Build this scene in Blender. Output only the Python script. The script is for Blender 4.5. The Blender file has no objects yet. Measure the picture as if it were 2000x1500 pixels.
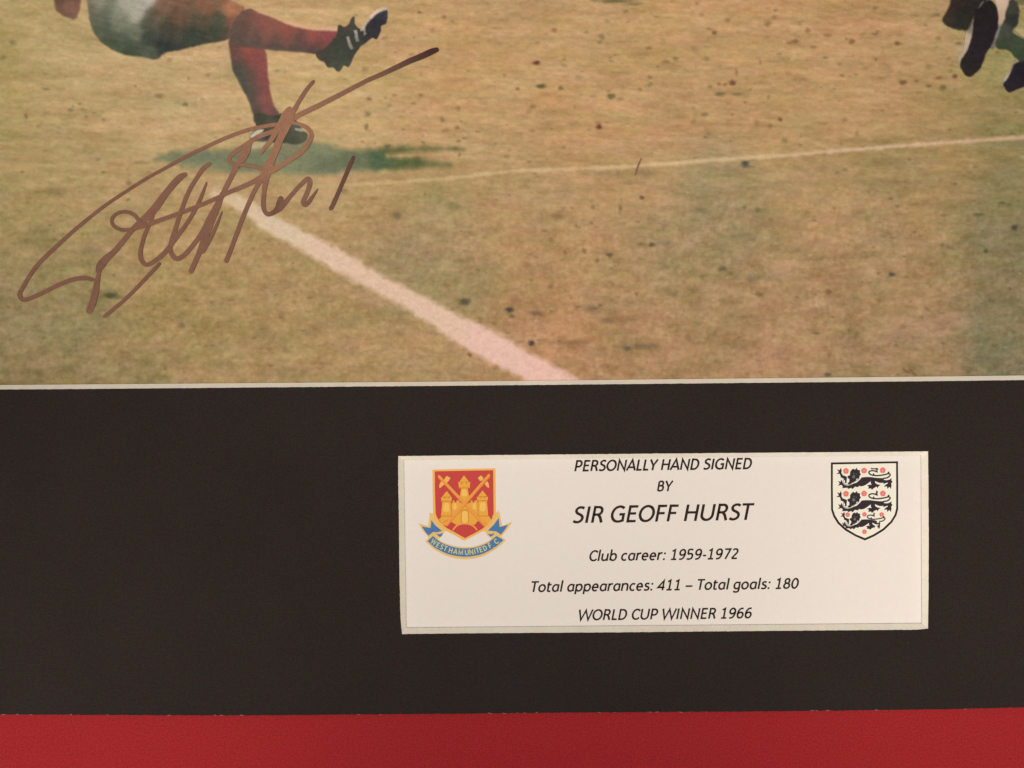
import bpy, math, random
import numpy as np
from mathutils import Vector
from mathutils.geometry import tessellate_polygon
random.seed(7)
sc = bpy.context.scene
COL = sc.collection
U = 0.000125                 # metres per photograph pixel on the picture's plane (the picture is about 25 cm across)
DIST = 1550 * U              # camera height above it

# ------------------------------------------------------------------ camera
cam_d = bpy.data.cameras.new('camera')
cam = bpy.data.objects.new('camera', cam_d); COL.objects.link(cam)
cam.location = (0, 0, DIST)
cam_d.sensor_width = 36.0; cam_d.lens = 36.0 * 1550 / 2000
cam_d.clip_start = 0.005; cam_d.clip_end = 20
sc.camera = cam

# ------------------------------------------------------------------ room light
w = bpy.data.worlds.new('World'); sc.world = w; w.use_nodes = True
bgn = w.node_tree.nodes['Background']
bgn.inputs['Color'].default_value = (1.0, 0.86, 0.72, 1); bgn.inputs['Strength'].default_value = 0.25
def area(name, loc, target, size, power, color):
    d = bpy.data.lights.new(name, 'AREA'); d.shape = 'DISK'; d.size = size; d.energy = power; d.color = color
    o = bpy.data.objects.new(name, d); COL.objects.link(o); o.location = loc
    o.rotation_euler = (Vector(target) - Vector(loc)).to_track_quat('-Z', 'Y').to_euler()
def spot(name, loc, target, angle, power, color, rad=0.03, blend=1.0):
    d = bpy.data.lights.new(name, 'SPOT'); d.spot_size = math.radians(angle); d.spot_blend = blend
    d.energy = power; d.color = color; d.shadow_soft_size = rad
    o = bpy.data.objects.new(name, d); COL.objects.link(o); o.location = loc
    o.rotation_euler = (Vector(target) - Vector(loc)).to_track_quat('-Z', 'Y').to_euler()
WARM = (1.0, 0.83, 0.67)
area('ceiling_lamp', (-0.50, -0.62, 1.15), (0.0, 0.0, 0), 0.30, 8.4, WARM)
spot('upper_added_spot', (0.02, 0.14, 1.0), (0.012, 0.088, 0), 28, 22.0, WARM)  # added spot: fades out downwards so the bottom centre looks shadowed
spot('left_added_spot', (-0.40, -0.30, 0.9), (-0.150, -0.125, 0), 15, 20.0, WARM)  # added pool of light at lower left, leaves the middle dim
spot('right_added_spot', (0.34, -0.26, 0.9), (0.165, -0.090, 0), 16, 16.5, WARM)  # added spot to brighten the lower right beside the dim centre
sc.view_settings.view_transform = 'Standard'; sc.view_settings.look = 'None'
sc.view_settings.exposure = 0.0; sc.view_settings.gamma = 1.0

ILL = np.array([1.10, 0.935, 0.78])    # light that reaches the sheets: divides seen colours into surface colours
def lin(c):
    c = np.asarray(c, float) / 255.0
    return np.where(c <= 0.04045, c / 12.92, ((c + 0.055) / 1.055) ** 2.4)
def alb(c): return np.clip(lin(c) / ILL, 0.0, 0.95)

# ------------------------------------------------------------------ helpers
def P(px, py, z=0.0):
    s = U * (DIST - z) / DIST
    return ((px - 1000) * s, (750 - py) * s, z)
def tag(o, label=None, cat=None, kind=None, group=None):
    if label: o['label'] = label
    if cat: o['category'] = cat
    if kind: o['kind'] = kind
    if group: o['group'] = group
    return o
def mesh_obj(name, verts, faces, mat, parent=None, smooth=False):
    me = bpy.data.meshes.new(name); me.from_pydata(verts, [], faces); me.update()
    me.materials.append(mat)
    o = bpy.data.objects.new(name, me); COL.objects.link(o)
    if parent: o.parent = parent
    return o
def empty(name, px, py):
    o = bpy.data.objects.new(name, None); o.empty_display_size = 0.01; COL.objects.link(o)
    return o
def set_cols(o, cols):
    a = o.data.color_attributes.new('print_colour', 'FLOAT_COLOR', 'POINT')
    c = np.ones((len(cols), 4), np.float32); c[:, :3] = cols
    a.data.foreach_set('color', c.ravel())
def catmull(pts, n=8, closed=False):
    pts = np.asarray(pts, float); out = []; N = len(pts)
    rng = range(N if closed else N - 1)
    for i in rng:
        if closed: p0, p1, p2, p3 = pts[(i-1) % N], pts[i], pts[(i+1) % N], pts[(i+2) % N]
        else: p0, p1, p2, p3 = pts[max(i-1, 0)], pts[i], pts[i+1], pts[min(i+2, N-1)]
        for k in range(n):
            t = k / n
            out.append(0.5 * ((2*p1) + (-p0+p2)*t + (2*p0-5*p1+4*p2-p3)*t*t + (-p0+3*p1-3*p2+p3)*t**3))
    if not closed: out.append(pts[-1])
    return np.array(out)

# ------------------------------------------------------------------ materials
def new_mat(name):
    m = bpy.data.materials.new(name); m.use_nodes = True
    nt = m.node_tree; b = nt.nodes['Principled BSDF']
    return m, nt, b
def noise(nt, scale, detail=3, rough=0.6, vec=None):
    n = nt.nodes.new('ShaderNodeTexNoise'); n.inputs['Scale'].default_value = scale
    n.inputs['Detail'].default_value = detail; n.inputs['Roughness'].default_value = rough
    if vec is None:
        g = nt.nodes.new('ShaderNodeNewGeometry'); vec = g.outputs['Position']
    nt.links.new(vec, n.inputs['Vector']); return n
def gain(nt, fac, lo, hi):
    r = nt.nodes.new('ShaderNodeMapRange'); nt.links.new(fac, r.inputs['Value'])
    r.inputs['From Min'].default_value = 0.25; r.inputs['From Max'].default_value = 0.75
    r.inputs['To Min'].default_value = lo; r.inputs['To Max'].default_value = hi
    return r.outputs['Result']
def tint(nt, col_out, specs, chroma=None):
    """multiply a colour by several grey noises, then by one weak coloured noise"""
    cur = col_out
    for sc_, lo, hi in specs:
        g = gain(nt, noise(nt, sc_).outputs['Fac'], lo, hi)
        mx = nt.nodes.new('ShaderNodeVectorMath'); mx.operation = 'SCALE'
        nt.links.new(cur, mx.inputs[0]); nt.links.new(g, mx.inputs['Scale']); cur = mx.outputs['Vector']
    if chroma:
        n = noise(nt, chroma[0], 2)
        m1 = nt.nodes.new('ShaderNodeVectorMath'); m1.operation = 'MULTIPLY_ADD'
        nt.links.new(n.outputs['Color'], m1.inputs[0])
        a = chroma[1]; m1.inputs[1].default_value = (2*a, 2*a, 2*a); m1.inputs[2].default_value = (1-a, 1-a, 1-a)
        m2 = nt.nodes.new('ShaderNodeVectorMath'); m2.operation = 'MULTIPLY'
        nt.links.new(cur, m2.inputs[0]); nt.links.new(m1.outputs['Vector'], m2.inputs[1]); cur = m2.outputs['Vector']
    return cur
def bump(nt, b, scale, dist, strength=0.5):
    n = noise(nt, scale, 4)
    bp = nt.nodes.new('ShaderNodeBump'); bp.inputs['Strength'].default_value = strength
    bp.inputs['Distance'].default_value = dist
    nt.links.new(n.outputs['Fac'], bp.inputs['Height']); nt.links.new(bp.outputs['Normal'], b.inputs['Normal'])
def paper(name, c, rough=0.8, spec=0.2, specs=(), chroma=None, bmp=None):
    m, nt, b = new_mat(name)
    rgb = nt.nodes.new('ShaderNodeRGB'); a = alb(c); rgb.outputs[0].default_value = (*a, 1)
    nt.links.new(tint(nt, rgb.outputs[0], specs, chroma), b.inputs['Base Color'])
    b.inputs['Roughness'].default_value = rough; b.inputs['Specular IOR Level'].default_value = spec
    if bmp: bump(nt, b, *bmp)
    return m
def vertex_mat(name, rough, spec, specs, chroma, bmp=None):
    m, nt, b = new_mat(name)
    at = nt.nodes.new('ShaderNodeAttribute'); at.attribute_name = 'print_colour'
    nt.links.new(tint(nt, at.outputs['Color'], specs, chroma), b.inputs['Base Color'])
    b.inputs['Roughness'].default_value = rough; b.inputs['Specular IOR Level'].default_value = spec
    if bmp: bump(nt, b, *bmp)
    return m
M_PRINT = vertex_mat('photographic_print', 0.6, 0.12, [(9000, 0.95, 1.05), (3000, 0.93, 1.07), (1300, 0.965, 1.035)], (2600, 0.05))
M_INK = vertex_mat('brown_pen_ink', 0.5, 0.15, [(9000, 0.92, 1.08), (1500, 0.88, 1.12), (420, 0.92, 1.08)], (2600, 0.06))
M_BLACK = paper('black_mount_paper', (44, 37, 34), 0.85, 0.06, [(2700, 0.66, 1.34), (45, 0.94, 1.06)], (1000, 0.24), (6000, 0.00003, 0.5))
M_RED = paper('red_mount_paper', (153, 36, 39), 0.85, 0.08, [(2700, 0.66, 1.36), (1300, 0.94, 1.06), (9, 0.96, 1.04)], (1800, 0.16), (6000, 0.00003, 0.5))
M_CORE = paper('cream_board_core', (240, 225, 203), 0.9, 0.1, [(4000, 0.95, 1.05), (300, 0.96, 1.04)], (260, 0.07), (5000, 0.00004, 0.6))
M_CARD = paper('white_card', (231, 217, 204), 0.7, 0.15, [(5000, 0.97, 1.03), (700, 0.99, 1.01)], (900, 0.025))
def flat(name, c, k=0.05): return paper(name, c, 0.65, 0.12, [(7000, 1-k, 1+k)], (3000, k*0.8))
M_TEXT = flat('black_print_ink', (44, 33, 27), 0.08)
M_NAVY = flat('dark_crest_ink', (50, 42, 46), 0.12)
M_GREY = flat('grey_crest_ink', (112, 104, 100), 0.12)
M_ROSE = flat('rose_red_ink', (231, 136, 120), 0.05)
M_ROSED = flat('deep_rose_ink', (212, 92, 90), 0.05)
M_FIELD = flat('crest_white', (236, 225, 205), 0.02)
M_RED_C = flat('shield_red_ink', (196, 68, 64))
M_GOLD = flat('gold_ink', (232, 164, 66))
M_GOLD_E = flat('gold_edge_ink', (238, 176, 88))
M_GOLD_D = flat('dark_gold_ink', (208, 132, 50))
M_GOLD_L = flat('light_gold_ink', (240, 188, 92))
M_PALE = flat('pale_gold_ink', (230, 186, 112))
M_ORANGE = flat('orange_ink', (234, 152, 70))
M_BLUE = flat('ribbon_blue_ink', (76, 118, 164))
M_BLUE2 = flat('banner_blue_ink', (80, 118, 160))
M_YELLOW = flat('ribbon_lettering_ink', (206, 200, 124), 0.08)

# ------------------------------------------------------------------ red board (lies under everything)
Z_RED = 0.0
def box_faces(): return [(0,1,2,3), (7,6,5,4), (0,4,5,1), (1,5,6,2), (2,6,7,3), (3,7,4,0)]
def slab(name, quad, z0, z1, mat, parent=None):
    top = [P(x, y, z1) for x, y in quad]; bot = [(p[0], p[1], z0) for p in top]
    return mesh_obj(name, top + bot, [(3,2,1,0), (4,5,6,7), (0,1,5,4), (1,2,6,5), (2,3,7,6), (3,0,4,7)], mat, parent)
red = slab('red_board', [(-900, -820), (2900, -840), (2920, 1790), (-900, 1810)], -0.0014, Z_RED, M_RED)
tag(red, 'bright red speckled board showing as a strip below the black mount', 'board')

# ------------------------------------------------------------------ black mount with two bevelled windows
Z_B0, Z_B1 = 0.00042, 0.00150
def jitter(poly, step=6.0, amp=0.26, seed=1):
    rr = random.Random(seed); out = []
    for (x0, y0), (x1, y1) in zip(poly[:-1], poly[1:]):
        L = math.hypot(x1-x0, y1-y0); n = max(1, int(L/step))
        for k in range(n):
            t = k/n; a = 0 if k == 0 else amp*rr.gauss(0, 0.5)
            nx, ny = -(y1-y0)/L, (x1-x0)/L
            out.append((x0+(x1-x0)*t+nx*a, y0+(y1-y0)*t+ny*a))
    out.append(poly[-1]); return out
# card window: cut line on the face of the board (outer) and foot of the bevel (inner), as four sides
cw_out = {'top': jitter([(777.7, 890.8), (1000, 888.6), (1300, 885.8), (1600, 883.4), (1812.6, 881.6)], seed=3),
          'right': jitter([(1812.6, 881.6), (1813.4, 960), (1813.8, 1060), (1813.4, 1160), (1812.6, 1227.5)], seed=4),
          'bottom': jitter([(1812.6, 1227.5), (1790, 1229.8), (1500, 1232.2), (1200, 1235), (900, 1236.9), (785.2, 1238.4)], seed=5),
          'left': jitter([(785.2, 1238.4), (782.2, 1205), (780.2, 1120), (779.2, 1020), (777.9, 940), (777.7, 890.8)], seed=6)}
cw_in = {'top': [(788.3, 897.6), (1799.2, 888.8)], 'right': [(1799.2, 888.8), (1801, 1217.6)],
         'bottom': [(1801, 1217.6), (793.4, 1226.4)], 'left': [(793.4, 1226.4), (788.3, 897.6)]}
pw_out = {'bottom': jitter([(-330, 764), (0, 760.6), (120, 760), (900, 753.2), (1400, 748.4), (1880, 743.8), (2000, 742.2), (2330, 739.5)], seed=8),
          'right': [(2330, 739.5), (2326, -330)], 'top': [(2326, -330), (-334, -310)], 'left': [(-334, -310), (-330, 764)]}
pw_in = {'bottom': [(-319, 754.4), (0, 751.8), (120, 751.0), (900, 745.0), (1400, 739.6), (1880, 734.8), (2000, 733.2), (2318, 730.6)],
         'right': [(2318, 730.6), (2314, -324)], 'top': [(2314, -324), (-323, -304)], 'left': [(-323, -304), (-319, 754.4)]}
outer = [(-640, -600), (2640, -620), (2644, 1380.5)] + jitter([(2640, 1380.5), (2000, 1381.6), (1880, 1384.8), (1500, 1389.5), (1060, 1392.3), (940, 1393.6), (600, 1396.6), (400, 1397.4), (0, 1395.6), (-640, 1396)], amp=0.6, seed=9)[1:]
def loop_of(d, order): 
    out = []
    for k in order: out += d[k][:-1]
    return out
hole_c = loop_of(cw_out, ['top', 'right', 'bottom', 'left'])
hole_p = loop_of(pw_out, ['bottom', 'right', 'top', 'left'])
loops = [outer, hole_p, hole_c]
flatv = [p for L in loops for p in L]
tri = tessellate_polygon([[Vector((x, y, 0)) for x, y in L] for L in loops])
verts = [P(x, y, Z_B1) for x, y in flatv]; faces = []
for t in tri:
    a, b, c = [verts[i] for i in t]
    s = (b[0]-a[0])*(c[1]-a[1]) - (b[1]-a[1])*(c[0]-a[0])
    faces.append(tuple(t) if s > 0 else tuple(reversed(t)))
n0 = len(verts)
for i, (x, y) in enumerate(outer):
    v = verts[i]; verts.append((v[0], v[1], Z_B0-0.0002))
for i in range(len(outer)):
    j = (i+1) % len(outer); faces.append((i, j, n0+j, n0+i))
mount = mesh_obj('black_mount', verts, faces, M_BLACK)
tag(mount, 'black picture mount with a wide photo window and a small caption window', 'picture mount')
def bevel(name, out, inn, parent):
    out = np.array(out, float); inn = np.array(inn, float)
    def res(pl, n):
        d = np.r_[0, np.cumsum(np.hypot(*np.diff(pl, axis=0).T))]; d /= d[-1]
        t = np.linspace(0, 1, n); return np.c_[np.interp(t, d, pl[:, 0]), np.interp(t, d, pl[:, 1])]
    n = len(out); d = np.r_[0, np.cumsum(np.hypot(*np.diff(out, axis=0).T))]; d /= d[-1]
    di = np.r_[0, np.cumsum(np.hypot(*np.diff(inn, axis=0).T))]; di /= di[-1]
    q = np.c_[np.interp(d, di, inn[:, 0]), np.interp(d, di, inn[:, 1])]
    v = []
    for i in range(n):
        v.append(P(out[i, 0], out[i, 1], Z_B1)); v.append(P(q[i, 0], q[i, 1], Z_B0)); p = P(q[i, 0], q[i, 1], Z_B0); v.append((p[0], p[1], Z_B0-0.00010))
    f = []
    for i in range(n-1):
        a, b = 3*i, 3*(i+1)
        f += [(a, a+1, b+1, b), (a+1, a+2, b+2, b+1)]
    return mesh_obj(name, v, f, M_CORE, parent)
for k in ('top', 'right', 'bottom', 'left'): bevel('bevel_edge', cw_out[k], cw_in[k], mount)
for k in ('bottom', 'right', 'top', 'left'): bevel('bevel_edge', pw_out[k], pw_in[k], mount)

# a few pale torn fibres along the lower cut edge of the mount
rf = random.Random(21); fv = []; ff_ = []
for fx in [955, 985, 1048, 1200, 1283, 1590, 1596, 1330, 700, 60, 34, 210, 1712, 1885, 420] + [rf.uniform(0, 2000) for _ in range(14)]:
    ex = np.interp(fx, [p[0] for p in sorted(outer) if p[1] > 1300], [p[1] for p in sorted(outer) if p[1] > 1300])
    a_ = rf.uniform(-0.5, 0.5); L_ = rf.uniform(1.5, 4.0); h_ = rf.uniform(0.3, 0.6); y_ = ex+rf.uniform(-1.0, 0.6); b_ = len(fv)
    dx, dy = math.cos(a_)*L_, math.sin(a_)*L_*0.4
    for qx, qy in ((fx-dx, y_-dy+h_), (fx+dx, y_+dy+h_), (fx+dx*0.8, y_+dy-h_), (fx-dx*0.7, y_-dy-h_)): fv.append(P(qx, qy, Z_B1+0.00002))
    ff_.append((b_, b_+1, b_+2, b_+3))
fib = mesh_obj('torn_fibre', fv, ff_, paper('pale_paper_fibre', (150, 112, 108), 0.9, 0.05), mount); fib['kind'] = 'stuff'

# ------------------------------------------------------------------ the printed photograph: noise, layers, composite
class VN:
    """value noise over the sheet"""
    def __init__(s, seed, n=257):
        s.t = np.random.RandomState(seed).rand(n, n); s.n = n
    def __call__(s, x, y):
        xi = np.floor(x).astype(int); yi = np.floor(y).astype(int); fx = x-xi; fy = y-yi
        fx = fx*fx*(3-2*fx); fy = fy*fy*(3-2*fy); n = s.n
        a = s.t[yi % n, xi % n]; b = s.t[yi % n, (xi+1) % n]; c = s.t[(yi+1) % n, xi % n]; d = s.t[(yi+1) % n, (xi+1) % n]
        return (a*(1-fx)+b*fx)*(1-fy) + (c*(1-fx)+d*fx)*fy - 0.5
NS = [VN(i+11) for i in range(14)]
def fbm(x, y, i, sx, sy, oct=3, rot=0.0):
    c, s_ = math.cos(rot), math.sin(rot); X = x*c+y*s_; Y = -x*s_+y*c; out = 0; a = 1
    for k in range(oct):
        out = out + a*NS[(i+k) % 14](X/sx*2**k+17.3*k+40, Y/sy*2**k+9.1*k+40); a *= 0.6
    return out
def idw(x, y, pts, p=4.0, r0=11.0):
    num = np.zeros((len(x), 3)); den = np.zeros(len(x))
    for (px, py, c) in pts:
        wgt = 1.0/(((x-px)**2+(y-py)**2)**(p/2)+r0**p)
        num += wgt[:, None]*np.array(c, float); den += wgt
    return num/den[:, None]
TURF = [(40,60,(182,158,106)),(0,200,(178,156,102)),(120,140,(186,161,113)),(250,170,(188,158,112)),(140,250,(186,158,112)),(60,330,(176,150,100)),
 (220,330,(180,150,104)),(330,200,(190,160,115)),(400,170,(192,160,116)),(30,430,(164,146,95)),(130,400,(168,146,98)),(60,520,(152,138,92)),(200,480,(162,141,94)),(40,640,(145,131,91)),
 (150,620,(146,134,90)),(300,620,(162,139,90)),(60,725,(142,127,86)),(230,715,(148,129,86)),(420,600,(164,139,91)),(450,700,(158,134,88)),(560,560,(164,140,93)),(640,640,(164,138,92)),(700,715,(160,134,88)),
 (820,690,(162,135,90)),(330,480,(168,144,96)),(600,180,(196,164,116)),(700,230,(192,160,112)),(600,20,(192,158,110)),(820,40,(190,152,106)),(900,130,(187,147,100)),(850,240,(189,152,106)),(760,380,(172,144,98)),(700,440,(166,140,94)),
 (850,440,(156,137,94)),(800,520,(150,134,94)),(900,560,(152,134,90)),(650,360,(182,155,110)),(560,400,(172,146,100)),(1000,20,(184,146,104)),(1100,80,(186,149,103)),(1300,60,(189,150,104)),(1500,40,(187,147,101)),(1700,50,(184,142,97)),
 (1000,180,(187,150,103)),(1200,180,(187,148,102)),(1400,170,(185,147,103)),(1600,160,(188,150,104)),(1700,150,(186,148,102)),(1100,280,(184,143,98)),(1300,270,(182,144,100)),(1500,240,(184,146,100)),(1650,210,(182,146,98)),(1800,120,(185,147,104)),
 (1780,220,(178,142,97)),(1850,180,(172,142,96)),(1950,120,(160,146,95)),(1960,230,(152,133,86)),(1860,260,(160,136,90)),(1050,380,(166,140,96)),(1250,370,(176,142,98)),(1380,370,(154,136,98)),(1450,400,(152,134,94)),(1600,340,(172,142,99)),
 (1750,340,(152,132,88)),(1650,410,(178,142,98)),(1850,350,(168,138,92)),(1940,300,(150,128,84)),(1980,380,(140,128,84)),(1000,440,(172,141,96)),(1150,450,(176,142,97)),(1300,480,(158,137,95)),(1420,470,(148,133,94)),(1550,430,(172,141,95)),
 (1700,440,(156,138,97)),(1800,420,(176,142,98)),(1900,430,(148,133,90)),(1960,470,(126,120,86)),(1985,520,(130,120,82)),(1900,500,(140,128,86)),(1050,560,(168,135,92)),(1200,560,(166,136,92)),(1350,580,(154,132,90)),(1500,560,(168,137,97)),
 (1650,540,(164,134,94)),(1800,560,(168,137,93)),(1960,570,(160,130,90)),(1080,640,(176,134,92)),(1250,640,(162,131,88)),(1400,640,(160,132,92)),(1550,640,(170,136,96)),(1700,640,(162,134,96)),(1830,620,(160,133,98)),(1925,620,(126,120,88)),
 (1980,640,(128,116,82)),(1930,690,(120,113,84)),(1980,720,(122,110,76)),(1150,710,(170,133,93)),(1350,715,(162,130,90)),(1500,715,(168,133,95)),(1680,715,(150,126,88)),(1830,715,(152,126,88)),
 (300,-250,(186,158,112)),(1000,-250,(186,148,102)),(1700,-250,(184,145,98)),(-250,100,(172,152,98)),(-250,600,(140,130,88)),(2250,200,(150,134,86)),(2250,600,(124,116,80))]
CLODS = [(24,83,8,6,.30,'g'),(138,214,6,5,.35,'g'),(51,227,5,6,.4,'b'),(87,224,7,8,.16,'g'),(76,247,5,4,.25,'b'),(160,213,6,5,.16,'b'),(310,187,12,5,.38,'b'),(362,204,6,5,.40,'g'),(368,153,4,4,.28,'g'),(407,146,5,4,.22,'b'),(333,117,7,5,.25,'b'),
 (466,232,4,4,.18,'g'),(308,200,10,6,.12,'p'),(5,112,8,5,.25,'b'),(88,144,6,3,.2,'b'),(867,33,6,5,.45,'b'),(845,60,7,5,.22,'b'),(885,42,5,5,.2,'b'),(713,136,7,5,.25,'b'),(822,145,6,5,.2,'b'),(721,194,6,5,.45,'b'),(718,222,8,6,.4,'g'),
 (760,206,5,5,.2,'b'),(715,247,5,7,.45,'g'),(864,234,6,6,.35,'g'),(895,212,5,5,.35,'b'),(893,250,5,5,.45,'b'),(870,255,9,5,.25,'b'),(758,285,9,5,.5,'g'),(890,291,6,4,.5,'b'),(814,312,11,7,.55,'g'),(897,303,4,4,.4,'g'),
 (1048,123,8,5,.75,'r'),(1083,59,6,5,.40,'b'),(1051,84,6,4,.25,'b'),(1057,168,11,5,.8,'g'),(1096,172,6,5,.5,'g'),(1011,174,5,4,.4,'b'),(1175,72,7,7,.35,'g'),(1172,83,5,4,.35,'g'),(1186,41,6,5,.25,'g'),(1145,63,6,4,.25,'g'),(1194,188,9,6,.6,'g'),(1211,194,7,5,.3,'g'),
 (1170,247,7,6,.75,'r'),(1033,217,6,7,.22,'b'),(1268,94,7,4,.35,'b'),(1300,121,9,4,.40,'b'),(1320,114,6,4,.40,'b'),(1270,151,6,5,.35,'b'),(1269,166,6,4,.25,'g'),(1396,64,6,5,.6,'b'),(1385,57,8,3,.3,'b'),(1422,39,7,4,.35,'b'),(1370,28,6,5,.25,'b'),
 (1500,46,8,7,.4,'b'),(1512,34,7,5,.3,'b'),(1430,162,8,6,.6,'r'),(1416,164,5,3,.4,'r'),(1404,164,5,4,.3,'r'),(1387,169,6,4,.4,'b'),(1438,141,4,8,.32,'g'),(1406,184,11,5,.5,'g'),(1441,184,12,4,.35,'g'),(1380,116,6,6,.25,'g'),(1357,95,9,6,.2,'g'),
 (1554,81,8,5,.45,'b'),(1577,60,6,6,.38,'b'),(1616,69,9,4,.35,'b'),(1663,81,7,6,.5,'b'),(1588,92,7,4,.3,'b'),(1540,144,9,6,.2,'b'),(1570,155,10,5,.16,'b'),(1501,189,3,6,.28,'b'),(1524,233,6,5,.5,'r'),(1478,240,6,5,.28,'b'),(1377,224,8,5,.36,'g'),(1355,237,5,6,.2,'g'),
 (1505,247,5,6,.22,'r'),(1650,234,6,5,.25,'b'),(1532,274,8,7,.28,'g'),(1674,261,5,6,.25,'b'),(1650,332,7,5,.3,'g'),(1456,318,9,8,.75,'k'),(1460,325,16,4,.3,'k'),(1253,386,6,5,.5,'b'),(1208,335,5,14,.18,'k'),(1260,338,26,7,.2,'k'),(1180,338,20,6,.15,'k'),(1640,125,5,4,.25,'b'),
 (1709,17,6,4,.4,'b'),(1753,85,8,5,.6,'b'),(1764,161,8,6,.65,'b'),(1832,74,6,5,.28,'b'),(1824,30,6,5,.25,'b'),(1790,31,7,5,.2,'b'),(1853,114,5,4,.25,'b'),(1834,152,8,4,.45,'b'),(1842,170,7,6,.45,'g'),(1865,149,5,5,.55,'r'),(1857,139,5,4,.25,'b'),(1774,125,13,5,.2,'b'),(1948,103,6,5,.3,'b'),(1938,144,4,5,.2,'b'),(1815,130,8,5,.2,'g'),(1730,130,14,8,.14,'g'),(1711,114,6,5,.2,'b'),
 (1970,400,7,5,.2,'g'),(1956,397,8,4,.45,'g'),(1911,419,11,4,.55,'g'),(1982,444,7,6,.7,'k'),(1926,491,6,5,.65,'g'),(1742,536,7,5,.65,'k'),(1770,541,14,4,.2,'b'),(1618,570,7,6,.45,'b'),(1483,575,10,5,.45,'b'),(1411,525,10,6,.50,'g'),(1425,533,9,6,.2,'g'),(1470,545,18,7,.26,'g'),(1716,586,6,5,.3,'b'),(1972,564,4,5,.35,'b'),
 (1813,605,11,4,.28,'b',.7),(1762,640,7,5,.25,'b'),(1770,725,10,3,.5,'b',.6),(1785,730,7,3,.5,'b',.6),(1617,732,8,4,.55,'k'),(1620,695,6,5,.2,'r'),(1640,578,10,4,.15,'b'),(1690,375,10,5,.18,'g'),(1785,398,12,4,.22,'b'),(1680,500,30,7,.12,'k'),(1560,490,14,6,.2,'g'),(1480,410,8,6,.3,'g'),(1370,410,14,6,.25,'g'),(1472,468,8,5,.2,'k'),
 (1090,422,11,9,.35,'b'),(1100,408,7,7,.25,'b'),(1211,408,4,9,.35,'g'),(1155,435,4,4,.35,'b'),(1254,387,5,4,.45,'b'),(1076,468,7,5,.3,'b'),(1104,493,5,6,.35,'b'),(1141,489,5,7,.42,'b',-.5),(1190,498,8,5,.6,'k'),(1172,494,16,4,.2,'k'),(1166,509,4,5,.35,'k'),(1273,478,6,5,.6,'k'),(1255,477,10,4,.3,'b'),(1300,475,18,8,.18,'k'),(1194,524,6,4,.25,'g'),
 (1063,451,5,4,.22,'r'),(1075,559,7,5,.3,'b'),(1030,518,9,5,.18,'b'),(995,605,9,7,.85,'k'),(1000,618,7,5,.35,'k'),(908,589,14,8,.65,'k'),(1048,612,16,6,.35,'k'),(1038,670,7,6,.9,'k'),(1060,664,12,4,.25,'b'),(1130,667,26,6,.28,'b'),(1090,669,26,4,.18,'b'),(1225,681,9,5,.45,'k'),(1265,677,34,7,.3,'k'),(1225,676,30,7,.14,'k'),(1185,627,14,7,.3,'k'),(1215,625,30,9,.28,'b'),(1172,597,5,5,.35,'k'),(1150,605,12,7,.18,'k'),
 (966,631,6,5,.3,'b'),(917,693,5,5,.5,'r'),(1345,660,7,8,.3,'b'),(1313,575,14,7,.2,'k'),(1300,565,11,7,.14,'k'),(1244,575,4,4,.25,'r'),(1197,556,5,5,.25,'b'),(775,420,9,8,.35,'k'),(885,403,14,8,.22,'g'),(670,373,12,5,.35,'b'),(730,388,10,5,.22,'b'),(830,378,3,6,.25,'b'),
 (216,577,15,6,.75,'g'),(232,581,14,5,.35,'g'),(355,636,8,7,.35,'g'),(252,357,6,6,.35,'g'),(110,373,26,7,.22,'g'),(73,376,8,4,.2,'g'),(180,490,26,12,.18,'k'),(450,627,12,5,.18,'g'),(495,485,5,7,.22,'g'),(210,573,26,9,.16,'g'),(95,604,18,6,.16,'g'),(70,470,30,8,.12,'g'),(290,337,9,5,.2,'b'),(275,318,16,4,.2,'g'),(170,285,9,5,.12,'b'),(205,2,40,6,.0,'g'),
 (1200,2,34,5,.6,'g'),(1240,8,20,4,.35,'g'),(1222,22,6,5,.25,'g'),(645,158,0.1,0.1,0,'b'),(1130,152,9,5,.2,'g'),(1160,0,10,4,.3,'g'),(600,650,10,7,.16,'g'),(700,620,8,6,.14,'g'),(780,650,10,6,.14,'g'),(560,720,30,6,.1,'g'),(640,712,12,5,.14,'b'),(400,560,12,6,.13,'g')]
CC = {'w': (214, 182, 138), 'g': (72, 72, 42), 'b': (98, 66, 42), 'r': (84, 40, 28), 'k': (62, 58, 48), 'p': (176, 128, 108)}
rs = np.random.RandomState(5)
RC = []
for k in range(1900):
    x = rs.uniform(-300, 2300); y = rs.uniform(-300, 760)
    dens = 0.30 + 0.7*(x > 650)*(y < 320) + 0.45*(x > 900)*(y > 320)
    if rs.rand() > dens: continue
    s = rs.uniform(1.4, 4.4); RC.append((x, y, s*rs.uniform(1, 1.9), s*rs.uniform(0.7, 1.0), rs.uniform(.10, .34), rs.choice(['b', 'b', 'g', 'w', 'k'])))
LAYERS = []
def sdist(x, y, poly):
    poly = np.asarray(poly, float); n = len(poly)
    d = np.full(len(x), 1e9); ins = np.zeros(len(x), bool)
    for i in range(n):
        ax, ay = poly[i]; bx, by = poly[(i+1) % n]
        ex, ey = bx-ax, by-ay; L = ex*ex+ey*ey+1e-9
        t = np.clip(((x-ax)*ex+(y-ay)*ey)/L, 0, 1)
        d = np.minimum(d, (x-ax-t*ex)**2+(y-ay-t*ey)**2)
        c = ((ay > y) != (by > y)); 
        with np.errstate(divide='ignore', invalid='ignore'):
            xx = (bx-ax)*(y-ay)/((by-ay) if by != ay else 1e-9)+ax
        ins ^= c & (x < xx)
    d = np.sqrt(d); return np.where(ins, d, -d)
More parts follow.
